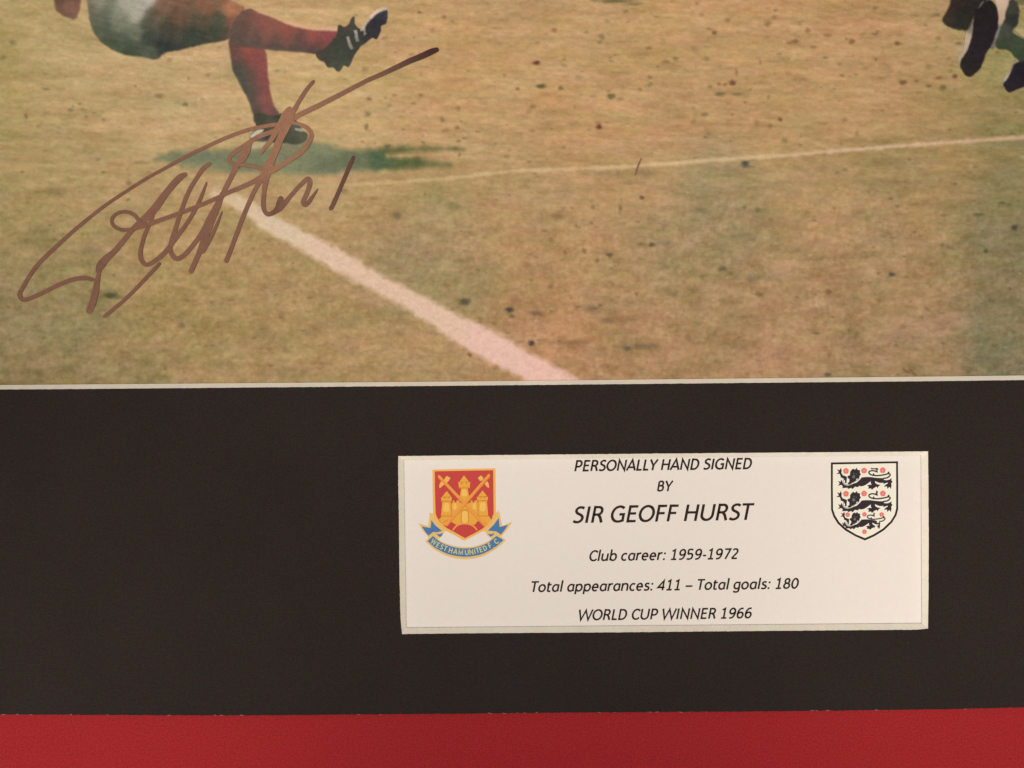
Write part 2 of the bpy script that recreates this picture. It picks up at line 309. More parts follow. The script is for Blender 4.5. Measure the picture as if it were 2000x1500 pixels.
def layer(name, poly, cols, feather=2.5, alpha=1.0, smooth=True, wob=1.2, wsc=9.0, noise_a=6.5):
    p = catmull(poly, 5, True) if smooth else np.array(poly, float)
    L = dict(name=name, poly=p, cols=cols, f=feather, a=alpha, wob=wob, wsc=wsc, na=noise_a)
    L['bb'] = (p[:, 0].min()-feather*2-wob*2, p[:, 1].min()-feather*2-wob*2, p[:, 0].max()+feather*2+wob*2, p[:, 1].max()+feather*2+wob*2)
    LAYERS.append(L); return L
def lalpha(L, x, y):
    s = sdist(x, y, L['poly']) + L['wob']*2*fbm(x, y, 3, L['wsc'], L['wsc'], 2)
    t = np.clip(s/(2*L['f'])+0.5, 0, 1); return t*t*(3-2*t)*L['a']
def lcol(L, x, y):
    c = idw(x, y, L['cols'])
    if 'sock' in L['name'] and 'highlight' not in L['name']: c = c*0.68 + c.mean(axis=1)[:, None]*0.32 + 2.0
    k = fbm(x, y, 6, 9, 6, 3) + 0.8*fbm(x, y, 9, 4, 4, 2)
    if L['name'] == 'player_shorts': k = k + 1.3*fbm(x, y, 2, 46, 6, 3, 0.25) + 0.8*fbm(x, y, 5, 8, 30, 2, 0.5)
    return c + (k*L['na'])[:, None]*np.array([1.1, 1, .9])
def turf(x, y):
    c = idw(x, y, TURF, 3.6, 55.0)
    low = np.clip((y-300)/150, 0, 1)                       # far turf is streaked sideways, near turf is blotchy
    g = fbm(x, y, 0, 110, 26, 3, 0.06)*(1-0.4*low) + fbm(x, y, 2, 70, 34, 3, -0.2)*(0.3+0.7*low)
    l = fbm(x, y, 5, 60, 11, 3, 0.04)*(1-0.5*low) + fbm(x, y, 8, 34, 17, 3, -0.1)*(0.2+0.8*low)
    f = fbm(x, y, 10, 11, 5, 3, 0.03)*(1.1-0.3*low) + fbm(x, y, 12, 7, 8, 2, 0.6)*(0.3+0.9*low)
    h = fbm(x, y, 4, 22, 9, 3)
    m2 = fbm(x, y, 9, 90, 20, 3, 0.03)*(1-0.3*low) + fbm(x, y, 13, 34, 26, 2, 0.4)*(0.2+0.6*low)
    c = c + low[:, None]*np.array([3.5, -1.2, 0.8]) + g[:, None]*np.array([10, 3.0, 6]) + l[:, None]*np.array([16, 15, 12]) + f[:, None]*np.array([13, 12, 10.5]) + h[:, None]*np.array([7.5, 1.5, 3]) + m2[:, None]*np.array([6, 6, 10])
    step = np.clip((x-1904+4*fbm(x, y, 1, 60, 60, 2))/5, 0, 1)*np.clip((y-225)/20, 0, 1)   # greener strip down the right
    c = c - step[:, None]*np.array([6, 1, 0])
    edge = np.clip((y-(748-0.0085*x)+16)/16, 0, 1)         # print darkens a little where it ends in the source picture
    for cl in CLODS + RC:
        cx, cy, rx, ry, s, k = cl[:6]; rx = rx*0.86; ry = ry*0.86
        if s <= 0: continue
        m = (np.abs(x-cx) < 3*max(rx, ry)) & (np.abs(y-cy) < 3*max(rx, ry))
        if not m.any(): continue
        X = x[m]-cx; Y = y[m]-cy
        if len(cl) > 6: ca, sa = math.cos(cl[6]), math.sin(cl[6]); X, Y = X*ca+Y*sa, -X*sa+Y*ca
        X = X + 3.0*fbm(x[m], y[m], 7, 6, 5, 1); Y = Y + 2.2*fbm(x[m], y[m], 9, 6, 5, 1)
        a = min(1.0, s*1.12)*np.exp(-(((X/rx)**2+(Y/ry)**2)*0.9)**1.5)
        c[m] = c[m]*(1-a[:, None]) + np.array(CC[k], float)*a[:, None]
    return c
def composite(x, y):
    out = turf(x, y)
    for L in LAYERS:
        b = L['bb']; m = (x > b[0]) & (x < b[2]) & (y > b[1]) & (y < b[3])
        if not m.any(): continue
        a = lalpha(L, x[m], y[m])[:, None]
        out[m] = out[m]*(1-a) + lcol(L, x[m], y[m])*a
    return out

# pitch markings and the dark patch under the player
layer('pitch_line', [(408,379),(420,368),(450,371),(500,399),(550,430),(612,461),(675,494),(725,526),(812,570),(900,617),(975,652),(1035,690),(1112,731),(1150,752),(1150,800),(1060,790),(1020,737),(966,712),(930,692),(870,655),(800,607),(737,571),(687,546),(625,512),(575,482),(512,447),(475,418),(437,396)],
      [(430,380,(205,178,138)),(480,400,(214,188,156)),(550,445,(214,190,160)),(640,495,(220,188,162)),(740,550,(220,186,160)),(850,620,(222,186,162)),(960,680,(226,186,168)),(1060,730,(228,184,168))], 8, 0.97, False, 2.8, 11, 10)
layer('pitch_line', [(560,370),(612,361),(760,354),(900,343),(1000,330.5),(1210,323),(1385,310),(1500,302),(1700,286),(2000,264),(2340,241),(2340,248),(2000,272),(1700,292.5),(1500,309.5),(1385,316.5),(1210,330),(1000,337.5),(900,349),(760,360),(612,368)],
      [(600,364,(186,160,116)),(760,357,(198,168,120)),(1000,333,(208,176,132)),(1400,312,(212,182,140)),(1700,290,(216,180,148)),(2000,268,(214,178,146))], 3.5, 0.8, False, 1.8, 14, 9)
layer('printed_shadow', [(300,312),(322,300),(350,295),(425,293),(500,290),(560,279),(600,274),(640,283),(670,291),(705,295),(750,288),(825,284),(890,289),(905,293),(840,296),(770,301),(760,306),(820,311),(878,320),(868,326),(800,329),(750,331),(675,335),(625,341),(525,338),(425,335),(375,327),(330,318)],
      [(330,305,(120,122,92)),(400,305,(108,116,92)),(400,328,(134,134,98)),(480,310,(112,118,90)),(560,300,(122,122,94)),(560,332,(126,130,98)),(640,295,(124,128,96)),(640,315,(102,110,86)),(690,310,(96,104,80)),(700,325,(106,112,84)),(740,310,(72,92,66)),(760,289,(92,92,56)),(820,287,(112,104,62)),(800,318,(76,88,52)),(860,321,(108,106,64))], 9, 0.95, True, 2.4, 16, 10)
# left player
layer('player_arm', [(158,-120),(156,12),(150,26),(160,22),(170,-10),(174,-120)], [(165,0,(198,158,118)),(160,-60,(190,145,110))], 4, 0.55)
layer('player_hand', [(100,-60),(106,0),(112,22),(126,32),(146,37),(154,24),(158,-5),(158,-60)],
      [(115,10,(112,84,68)),(130,25,(108,78,68)),(142,10,(126,90,76)),(135,16,(150,112,92)),(120,-5,(96,68,58)),(150,-5,(112,76,64))], 4)
layer('player_shirt', [(130,-420),(128,-200),(170,-60),(220,-40),(300,-40),(390,-60),(420,-200),(410,-420)], [(200,-200,(168,62,52)),(350,-200,(140,50,46)),(260,-70,(120,60,50))], 5)
layer('player_shorts', [(172,-70),(171,8),(177,48),(190,74),(213,93),(238,105),(275,111),(306,116),(318,105),(345,99),(395,87),(445,77),(452,50),(478,18),(455,2),(400,-35),(385,-70),(280,-90)],
      [(178,15,(112,106,88)),(195,5,(142,138,118)),(185,45,(98,98,80)),(205,25,(98,102,86)),(215,10,(122,122,104)),(232,28,(134,136,118)),(245,8,(172,166,148)),(275,5,(176,170,154)),(290,-5,(184,178,162)),(268,32,(172,166,148)),(205,60,(88,94,76)),(235,45,(118,120,100)),(240,80,(78,88,70)),(215,85,(78,86,66)),
       (250,100,(68,76,60)),(290,105,(84,90,74)),(265,62,(112,114,96)),(300,30,(98,84,68)),(285,45,(78,78,66)),(290,75,(60,66,58)),(320,90,(50,56,54)),(330,60,(70,66,56)),(380,70,(58,64,54)),(430,62,(66,72,58)),(430,40,(74,78,64)),(390,40,(82,74,60)),(350,28,(104,80,62)),(400,14,(130,92,70)),(450,22,(168,112,84)),(420,-2,(126,94,72)),(318,8,(128,96,78)),(350,0,(120,88,70)),(455,45,(128,84,66)),(447,68,(90,72,60))], 3.2, 1, True, 0.7)
layer('sock_highlight', [(488,12),(540,30),(580,45),(615,51),(655,52),(668,58),(650,64),(612,62),(575,55),(535,41)], [(520,28,(206,164,124)),(600,50,(220,170,134)),(655,56,(216,172,142))], 3.5, 0.75)
layer('standing_sock', [(448,78),(450,107),(455,137),(469,165),(482,190),(494,220),(500,240),(546,236),(545,222),(535,205),(527,175),(522,132),(517,98),(480,80)],
      [(457,90,(104,70,58)),(463,105,(124,68,56)),(480,92,(160,70,56)),(492,110,(164,62,52)),(510,105,(148,68,58)),(508,130,(156,68,60)),(495,125,(140,64,56)),(480,128,(98,70,58)),(463,130,(76,70,58)),(470,150,(72,76,62)),(490,150,(96,72,60)),(512,160,(150,64,58)),(482,175,(78,76,62)),
       (500,175,(104,72,60)),(517,190,(152,68,62)),(497,205,(90,74,62)),(525,212,(142,68,62)),(505,228,(86,66,56)),(538,224,(108,66,58))], 3.2, 1, True, 0.7)
layer('raised_sock', [(467,27),(477,19),(490,17),(505,25),(537,37),(575,52),(612,59),(650,60),(662,66),(648,95),(636,108),(612,105),(575,101),(525,97),(507,95),(470,90),(450,78),(449,56)],
      [(480,28,(120,76,62)),(478,45,(106,70,58)),(460,58,(104,76,64)),(465,78,(92,72,62)),(500,35,(146,74,60)),(498,60,(118,74,62)),(520,48,(156,76,58)),(520,68,(138,76,60)),(560,60,(160,72,54)),(560,78,(132,72,60)),(610,72,(166,70,56)),(640,72,(164,60,62)),(645,84,(134,56,56)),(620,86,(130,62,56)),
       (500,82,(96,72,62)),(540,90,(88,70,60)),(580,94,(84,70,60)),(615,98,(72,62,54)),(590,82,(112,68,60))], 3.2, 1, True, 0.7)
layer('standing_boot', [(500,221),(530,226),(558,220),(572,226),(590,252),(601,262),(597,276),(575,282),(548,279),(520,278),(494,274),(487,266),(500,250),(498,238)],
      [(510,232,(62,64,52)),(545,228,(62,64,54)),(500,242,(70,70,58)),(530,245,(88,80,64)),(500,268,(100,96,78)),(525,267,(62,62,66)),(570,265,(64,66,52)),(590,265,(84,84,66)),(555,275,(70,76,60)),(575,256,(90,92,80))], 2.4, 1, True, 0.8)
layer('boot_flash', [(488,266),(497,257),(514,252),(512,259),(500,265),(492,270)], [(500,260,(206,196,168))], 1.6, 0.9)
layer('boot_flash', [(577,252),(590,251),(596,256),(584,257)], [(586,254,(176,166,142))], 1.6, 0.8)
layer('boot_flash', [(488,288),(494,281),(520,276),(524,282),(505,290)], [(505,284,(178,164,130))], 2.5, 0.8)
layer('kicking_boot', [(660,49),(671,52),(681,47),(687,34),(693,33),(693,48),(706,56),(716,46),(732,29),(750,19),(757,24),(755,44),(745,50),(744,60),(736,76),(727,74),(714,84),(700,96),(690,112),(681,130),(672,128),(661,140),(650,132),(640,131),(633,122),(624,117),(617,105),(634,94),(648,80),(658,66)],
      [(668,60,(64,62,56)),(688,45,(72,66,58)),(660,80,(60,62,52)),(640,105,(66,64,56)),(660,110,(60,66,54)),(660,130,(70,76,60)),(690,75,(58,58,56)),(695,95,(58,62,54)),(720,65,(48,46,50)),(740,45,(44,42,50)),(750,28,(54,54,60)),(630,112,(70,64,56))], 2.0, 1, True, 0.8)
for q in ([(676,73),(681,71),(690,95),(684,98)], [(691,60),(697,58),(702,80),(696,82)], [(705,50),(710,47),(716,66),(711,70)]):
    layer('boot_stripe', q, [(q[0][0], q[0][1], (172, 164, 146)), (q[2][0], q[2][1], (140, 138, 122))], 1.6, 0.85, False)
layer('boot_rim', [(703,58),(714,40),(730,22),(750,13),(757,17),(747,22),(732,31),(718,46),(710,60)], [(712,48,(190,170,148)),(735,24,(224,200,180)),(752,17,(196,176,150))], 2.2, 0.85)
# right player
layer('player_body', [(1850,-420),(1862,-120),(1862,-6),(1900,-14),(1925,-4),(1985,-4),(2010,8),(2340,-40),(2340,-420)], [(1900,-100,(40,36,36)),(2000,-100,(206,190,170)),(2200,-200,(200,182,162)),(1990,0,(110,104,70))], 4)
layer('sock_highlight', [(1938,-8),(1972,-8),(1971,25),(1962,50),(1950,72),(1944,92),(1934,92),(1946,50),(1948,15)], [(1955,5,(214,182,158)),(1957,35,(198,166,144)),(1950,60,(122,122,112)),(1940,85,(108,106,94))], 3, 0.95)
layer('player_leg', [(1970,5),(1979,-4),(1988,9),(1991,30),(1986,50),(1979,63),(2000,76),(2060,90),(2060,140),(2002,126),(1985,113),(1970,99),(1946,92),(1950,68),(1961,37)],
      [(1978,15,(64,62,54)),(1978,40,(46,48,44)),(1962,60,(70,72,62)),(1965,80,(60,68,52)),(1985,90,(64,76,54)),(1995,110,(56,66,48)),(2040,110,(50,60,44))], 3)
layer('leg_light', [(1980,58),(1990,54),(2020,60),(2030,75),(2005,76)], [(1992,64,(196,176,134))], 4, 0.6)
layer('player_boot', [(1856,-60),(1857,-2),(1850,20),(1841,36),(1844,46),(1857,54),(1880,59),(1891,58),(1905,30),(1925,5),(1940,-60)],
      [(1862,10,(50,38,34)),(1880,30,(40,38,34)),(1870,50,(44,42,36)),(1905,5,(40,34,34)),(1848,38,(58,46,38))], 3.2, 1, True, 0.7)
layer('sock_highlight', [(1900,40),(1904,38),(1900,60),(1893,90),(1880,112),(1873,122),(1869,116),(1880,94),(1884,74),(1886,60),(1893,58)], [(1898,50,(120,114,106)),(1886,80,(200,176,150)),(1889,92,(190,164,150)),(1874,115,(170,160,138))], 3.0, 0.85)
layer('player_boot', [(1905,22),(1912,8),(1922,3),(1932,0),(1941,6),(1947,18),(1950,39),(1947,60),(1936,90),(1926,105),(1917,130),(1905,143),(1896,150),(1886,147),(1880,139),(1875,128),(1878,117),(1893,90),(1900,60),(1902,38)],
      [(1925,30,(32,26,30)),(1925,80,(34,28,34)),(1900,120,(36,30,34)),(1898,145,(42,38,32))], 2.2, 1, True, 0.8)
layer('sock_highlight', [(1910,16),(1916,4),(1923,1),(1918,10)], [(1916,8,(122,114,112))], 2, 0.7)
layer('sock_highlight', [(1962,150),(1972,138),(1982,118),(1988,118),(1978,136),(1968,156),(1959,162)], [(1985,120,(150,150,130)),(1966,150,(190,180,170))], 3, 0.75)
layer('player_boot', [(2060,118),(2000,120),(1983,124),(1977,133),(1969,152),(1960,163),(1961,170),(1968,178),(1978,179),(2000,170),(2060,150)],
      [(1985,140,(34,28,38)),(1970,170,(38,32,38)),(2010,150,(34,28,36))], 2.4, 1, True, 0.8)

photo = empty('signed_photograph', 1000, 200)
tag(photo, 'large colour photograph of footballers on worn turf, signed in brown pen', 'photograph')
Z_PR = 0.00020
def grid_mesh(name, xs, ys, z, parent, keep=None):
    X, Y = np.meshgrid(xs, ys); x = X.ravel(); y = Y.ravel(); nx, ny = len(xs), len(ys)
    idx = np.arange(nx*ny).reshape(ny, nx)
    quads = np.stack([idx[:-1, :-1], idx[1:, :-1], idx[1:, 1:], idx[:-1, 1:]], -1).reshape(-1, 4)
    if keep is not None:
        k = keep(x, y); quads = quads[k[quads].all(axis=1)]
        if len(quads) == 0: return None
        used = np.unique(quads); rem = np.full(nx*ny, -1); rem[used] = np.arange(len(used)); quads = rem[quads]; x = x[used]; y = y[used]
    s = U*(DIST-z)/DIST
    co = np.zeros((len(x), 3), np.float32); co[:, 0] = (x-1000)*s; co[:, 1] = (750-y)*s; co[:, 2] = z
    me = bpy.data.meshes.new(name); me.vertices.add(len(x)); me.vertices.foreach_set('co', co.ravel())
    nq = len(quads); me.loops.add(nq*4); me.loops.foreach_set('vertex_index', quads.astype(np.int32).ravel())
    me.polygons.add(nq); me.polygons.foreach_set('loop_start', np.arange(0, nq*4, 4, dtype=np.int32))
    me.update(calc_edges=True); me.materials.append(M_PRINT)
    o = bpy.data.objects.new(name, me); COL.objects.link(o)
    if parent: o.parent = parent
    set_cols(o, alb(np.clip(composite(x, y), 8, 250)))
    return o
xs = np.r_[np.arange(-400, -20, 8), np.arange(-20, 2020, 2.0), np.arange(2020, 2401, 8)]
ys = np.r_[np.arange(-400, -16, 8), np.arange(-16, 770, 2.0), np.arange(770, 830, 12)]
grid_mesh('photo_sheet', xs, ys, Z_PR, photo)
slab('sheet_backing', [(-400, -400), (2400, -400), (2400, 818), (-400, 818)], 0.00002, Z_PR-0.00003, M_CARD, photo)
holders = {}
def body_of(L, parent, zi, nm):
    b = L['bb']; st = 1.5 if (b[2]-b[0]) < 500 else 2.0
    y0 = max(b[1], -320); x0 = max(b[0], -300); x1 = min(b[2], 2310); y1 = min(b[3], 760)
    thr = 0.45*L['a']
    return grid_mesh(nm, np.arange(x0, x1, st), np.arange(y0, y1, st), Z_PR+0.000005*zi, parent, keep=lambda x, y: lalpha(L, x, y) > thr)
left_parent = right_parent = None; zi = 0
RN = {'player_shorts': 'printed_player', 'player_body': 'printed_player', 'player_hand': 'hand', 'player_arm': 'arm', 'player_shirt': 'shirt', 'standing_sock': 'sock', 'raised_sock': 'sock',
      'standing_boot': 'boot', 'kicking_boot': 'boot', 'player_boot': 'boot', 'player_leg': 'leg'}
# bodies first (they carry the sub-parts), then the rest in painting order
for i, L in enumerate(LAYERS):
    if L['name'] == 'player_shorts': left_parent = body_of(L, photo, i+1, 'printed_player'); left_parent['label'] = 'footballer in red socks kicking, shorts and legs only'
    if L['name'] == 'player_body': right_parent = body_of(L, photo, i+1, 'printed_player'); right_parent['label'] = 'second footballer cut off at the right, black boots'
for i, L in enumerate(LAYERS):
    n = L['name']
    if n in ('player_shorts', 'player_body'): continue
    if n in ('pitch_line', 'printed_shadow'): body_of(L, photo, i+1, n); continue
    par = left_parent if L['poly'][:, 0].mean() < 1000 else right_parent
    body_of(L, par, i+1, RN.get(n, n))

# ------------------------------------------------------------------ pen strokes
def ribbon(name, pts, z, mat, parent=None, cols=None, smooth=True, n=7, cap=True, rise=0.0):
    """pts: (x, y, width[, shade]) along the stroke"""
    a = np.array([list(p)+[0]*(4-len(p)) for p in pts], float)
    if smooth and len(a) > 2: a = catmull(a, n)
    d = np.gradient(a[:, :2], axis=0); L = np.hypot(d[:, 0], d[:, 1])+1e-9; nx, ny = -d[:, 1]/L, d[:, 0]/L
    v = []; c = []; f = []
    N = len(a)
    for i in range(N):
        x, y, wd, sh = a[i]; h = wd*0.50; zz = z+rise*i/N
        v += [P(x+nx[i]*h, y+ny[i]*h, zz), P(x, y, zz), P(x-nx[i]*h, y-ny[i]*h, zz)]; c += [sh]*3
    for i in range(N-1):
        p, q = 3*i, 3*(i+1); f += [(p, p+1, q+1, q), (p+1, p+2, q+2, q+1)]
    if cap:
        for e, sgn in ((0, -1), (N-1, 1)):
            x, y, wd, sh = a[e]; th0 = math.atan2(ny[e], nx[e]); base = len(v); ring = []
            for k in range(1, 6):
                th = th0 - sgn*math.pi*k/6
                v.append(P(x+math.cos(th)*wd/2, y+math.sin(th)*wd/2, z+rise*e/N)); c.append(sh); ring.append(base+k-1)
            seq = [3*e]+ring+[3*e+2]
            for k in range(len(seq)-1): f.append((3*e+1, seq[k], seq[k+1]))
    # keep all faces looking up
    V = np.array(v); ff = []
    for t in f:
        A, B, Cc = V[t[0]], V[t[1]], V[t[2]]
        s = (B[0]-A[0])*(Cc[1]-A[1])-(B[1]-A[1])*(Cc[0]-A[0]); ff.append(t if s > 0 else tuple(reversed(t)))
    o = mesh_obj(name, v, ff, mat, parent)
    if mat is M_INK:
        c = np.array(c)[:, None]
        light = alb((150, 106, 80)); mid = alb((126, 87, 69)); dark = alb((62, 36, 33))
        cc = np.where(c < 1, mid*(1-c)+light*c, light) if False else None
        cc = np.where(c <= 0, mid*(1+c)+dark*(-c), mid*(1-c)+light*c)
        set_cols(o, cc)
    return o
# shade: +1 pale bronze, 0 brown, -1 nearly black brown
ST = [
 [(853,97,9,-1),(842,101,12,-1),(825,109,12,-.9),(800,119,11,-.75),(775,131,10,-.5),(745,145,9,-.3),(715,158,8.5,-.1),(675,179,9,.2),(640,197,9.5,.4),(610,212,10,.6),(585,224,10,.8),(565,236,12,1),(548,250,11,1),(530,258,9,.9),(512,264,9,.8),(494,273,9,.6),(478,284,9,.6),(460,296,9,.6),(449,306,8,.5),(448,314,7,.5),(458,321,6.5,.5),(475,322,6.5,.6),(495,325,6.5,.6),(512,330,7,.7)],
 [(560,243,8,1),(540,243,7.5,.9),(515,247,7.5,.8),(490,252,7.5,.7),(465,260,7.5,.6),(432,273,7.5,.5),(400,288,7,.3),(362,306,7,.1),(325,327,6.5,0),(290,346,6.5,0),(250,371,6.5,-.05),(200,405,6.5,0),(150,445,7,0),(122,470,7.5,0),(98,492,8,0),(75,515,8,0),(58,538,8,0),(45,560,8,0),(38,575,8.5,0),(44,585,8,0),(58,583,8,0),(85,571,8,0),(115,556,8,0),(142,546,8.5,-.05),(165,543,8,-.05),(180,546,7,-.05)],
 [(196,524,5,0),(192,538,8,0),(189,552,11,0),(186,570,13,0),(182,586,13.5,.05),(177,600,14,.1),(174,607,12,.1)],
 [(190,530,7,-.05),(196,519,16,-.1),(206,506,14,-.05),(222,492,11,0),(240,471,10,.1),(258,449,10,.1),(276,432,13,.15),(292,418,15,.15),(308,399,15,.1),(324,377,13,.05),(340,358,13,0),(352,346,12.5,0),(361,341,9,0)],
 [(300,417,6,.1),(292,437,7,.1),(283,457,7.5,0),(277,477,8,-.05),(274,495,8.5,-.05),(277,510,8.5,-.05),(286,517,8,-.05),(300,511,8.5,-.05),(318,497,9.5,0),(333,479,9,0),(346,461,9,0),(362,440,8,0),(376,418,8,-.05),(388,395,7,-.05),(396,376,6,-.05),(403,357,3.5,-.05)],
 [(409,320,7,.1),(396,330,9,.1),(385,346,8,.05),(373,365,8,0),(363,386,8,0),(355,408,8,0),(347,432,8,0),(340,455,9,0),(334,474,9,0),(333,491,9,-.05),(343,505,9,-.05),(356,501,9,-.05),(370,487,9,0),(385,468,9,0),(397,450,10,0),(408,430,12,.05),(420,408,12,.1),(432,385,10,.1),(441,366,9.5,.2),(452,344,10,.4),(463,322,10,.6),(474,303,10,.7),(484,285,10,.7),(489,278,8,.7)],
 [(434,378,9,.1),(425,402,12,.1),(413,430,13,.05),(403,455,13,0),(395,478,12,0),(386,500,10,0),(378,518,10,0),(373,529,10.5,0)],
 [(433,414,2.5,-.1),(427,430,5,-.1),(418,450,7,-.05),(408,470,8,-.05),(396,492,7,0)],
 [(311,515,6,-.2),(300,527,7,-.15),(283,545,7,-.1),(262,567,7,-.05),(240,588,7,0),(221,604,7.5,.05),(210,613,8,.1),(203,618,6,.1)],
 [(612,159,6,-.1),(600,173,7.5,.1),(588,191,8,.3),(578,208,8.5,.5),(568,226,10,.8),(558,246,12,1),(548,266,12,1),(540,286,12,1),(532,304,12,1),(523,322,13,1),(514,342,12,.8),(505,358,9,.4),(496,374,8.5,.2),(484,401,8.5,.1),(472,430,8.5,0),(461,459,8.5,-.05),(450,489,8.5,-.05),(442,509,9,-.05)],
 [(565,214,12,.9),(557,224,13,1),(549,240,13,1),(540,254,12,1),(533,268,10,1),(525,279,9,1),(518,287,7,.9),(510,300,4,.8)],
 [(572,216,8,.8),(567,234,12,1),(558,254,11,1),(548,274,10,1),(541,292,10,1),(532,312,11,1),(524,334,13,.9),(519,352,11,.5),(516,372,9,.25),(514,392,9,.1),(515,408,8.5,0),(522,418,8.5,-.1),(532,416,9,-.25),(541,408,10,-.4),(546,396,12,-.3),(548,388,10,-.3)],
 [(536,414,9,-.4),(545,407,12,-.3),(555,397,10,-.1),(567,383,8,0),(580,368,8,.1),(592,356,8.5,.1),(601,350,10,.1),(605,357,10,.1),(602,370,9,.1),(596,384,8.5,0),(592,394,9,0),(596,400,9,-.05),(603,394,8,-.15),(611,383,6,-.2),(620,370,2.5,-.25)],
 [(556,240,8,1),(572,240,7,1),(588,244,7,.9),(601,251,8,.8),(608,263,9,.7),(604,277,9,.8),(594,291,9,.8),(579,304,9,.8),(562,315,9,.9),(545,325,11,1),(525,336,11,.9),(508,347,10,.5),(490,357,9,.3),(470,366,8.5,.2),(448,375,8.5,.15),(425,386,8,.1),(400,397,8,.1),(370,409,8,.05),(340,420,8,.05),(312,430,8,.1),(292,437,9,.1),(270,444,8,.05),(250,449,7,0),(231,447,6.5,-.1),(219,437,6.5,-.1),(220,424,6.5,-.1),(233,415,6.5,-.1),(248,414,6.5,-.05),(262,420,7,0),(270,430,7,0),(275,436,8,.1)],
 [(690,307,6,-.75),(684,321,8,-.65),(676,340,8,-.6),(667,361,8,-.55),(658,382,8,-.5),(650,400,8.5,-.45),(646,407,8,-.4)],
 [(488,283,7,.6),(482,299,9,.6),(474,314,8,.6)],
 [(1252,310,2.5,.3),(1248,320,4,.4),(1244,331,3.6,.4),(1241,341,3,.3)],
]
sig = None
for i, s in enumerate(ST):
    o = ribbon('signature' if i == 0 else 'pen_stroke', s, Z_PR+0.00019+0.000006*i, M_INK, photo if i == 0 else sig, rise=0.000004)
    if i == 0: sig = o; sig['label'] = 'handwritten signature in brown pen'

# ------------------------------------------------------------------ caption card
card = empty('caption_card', 1300, 1060)
tag(card, 'white printed caption card with two crests behind the small mount window', 'caption card')
slab('card_sheet', [(735, 850), (1850, 838), (1855, 1262), (745, 1275)], 0.00002, Z_PR, M_CARD, card)
def tri_poly(name, poly, z, mat, parent=None, smooth=0, xf=None):
    polys = poly if isinstance(poly[0][0], (list, tuple)) else [poly]
    v = []; f = []
    for pl in polys:
        if xf: pl = [xf(*p) for p in pl]
        if smooth: pl = [tuple(p) for p in catmull(pl, smooth, True)]
        base = len(v); v += [P(x, y, z) for x, y in pl]
        for t in tessellate_polygon([[Vector((x, y, 0)) for x, y in pl]]):
            A, B, Cc = [v[base+i] for i in t]
            s = (B[0]-A[0])*(Cc[1]-A[1])-(B[1]-A[1])*(Cc[0]-A[0])
            tt = tuple(base+i for i in t); f.append(tt if s > 0 else tuple(reversed(tt)))
    return mesh_obj(name, v, f, mat, parent)

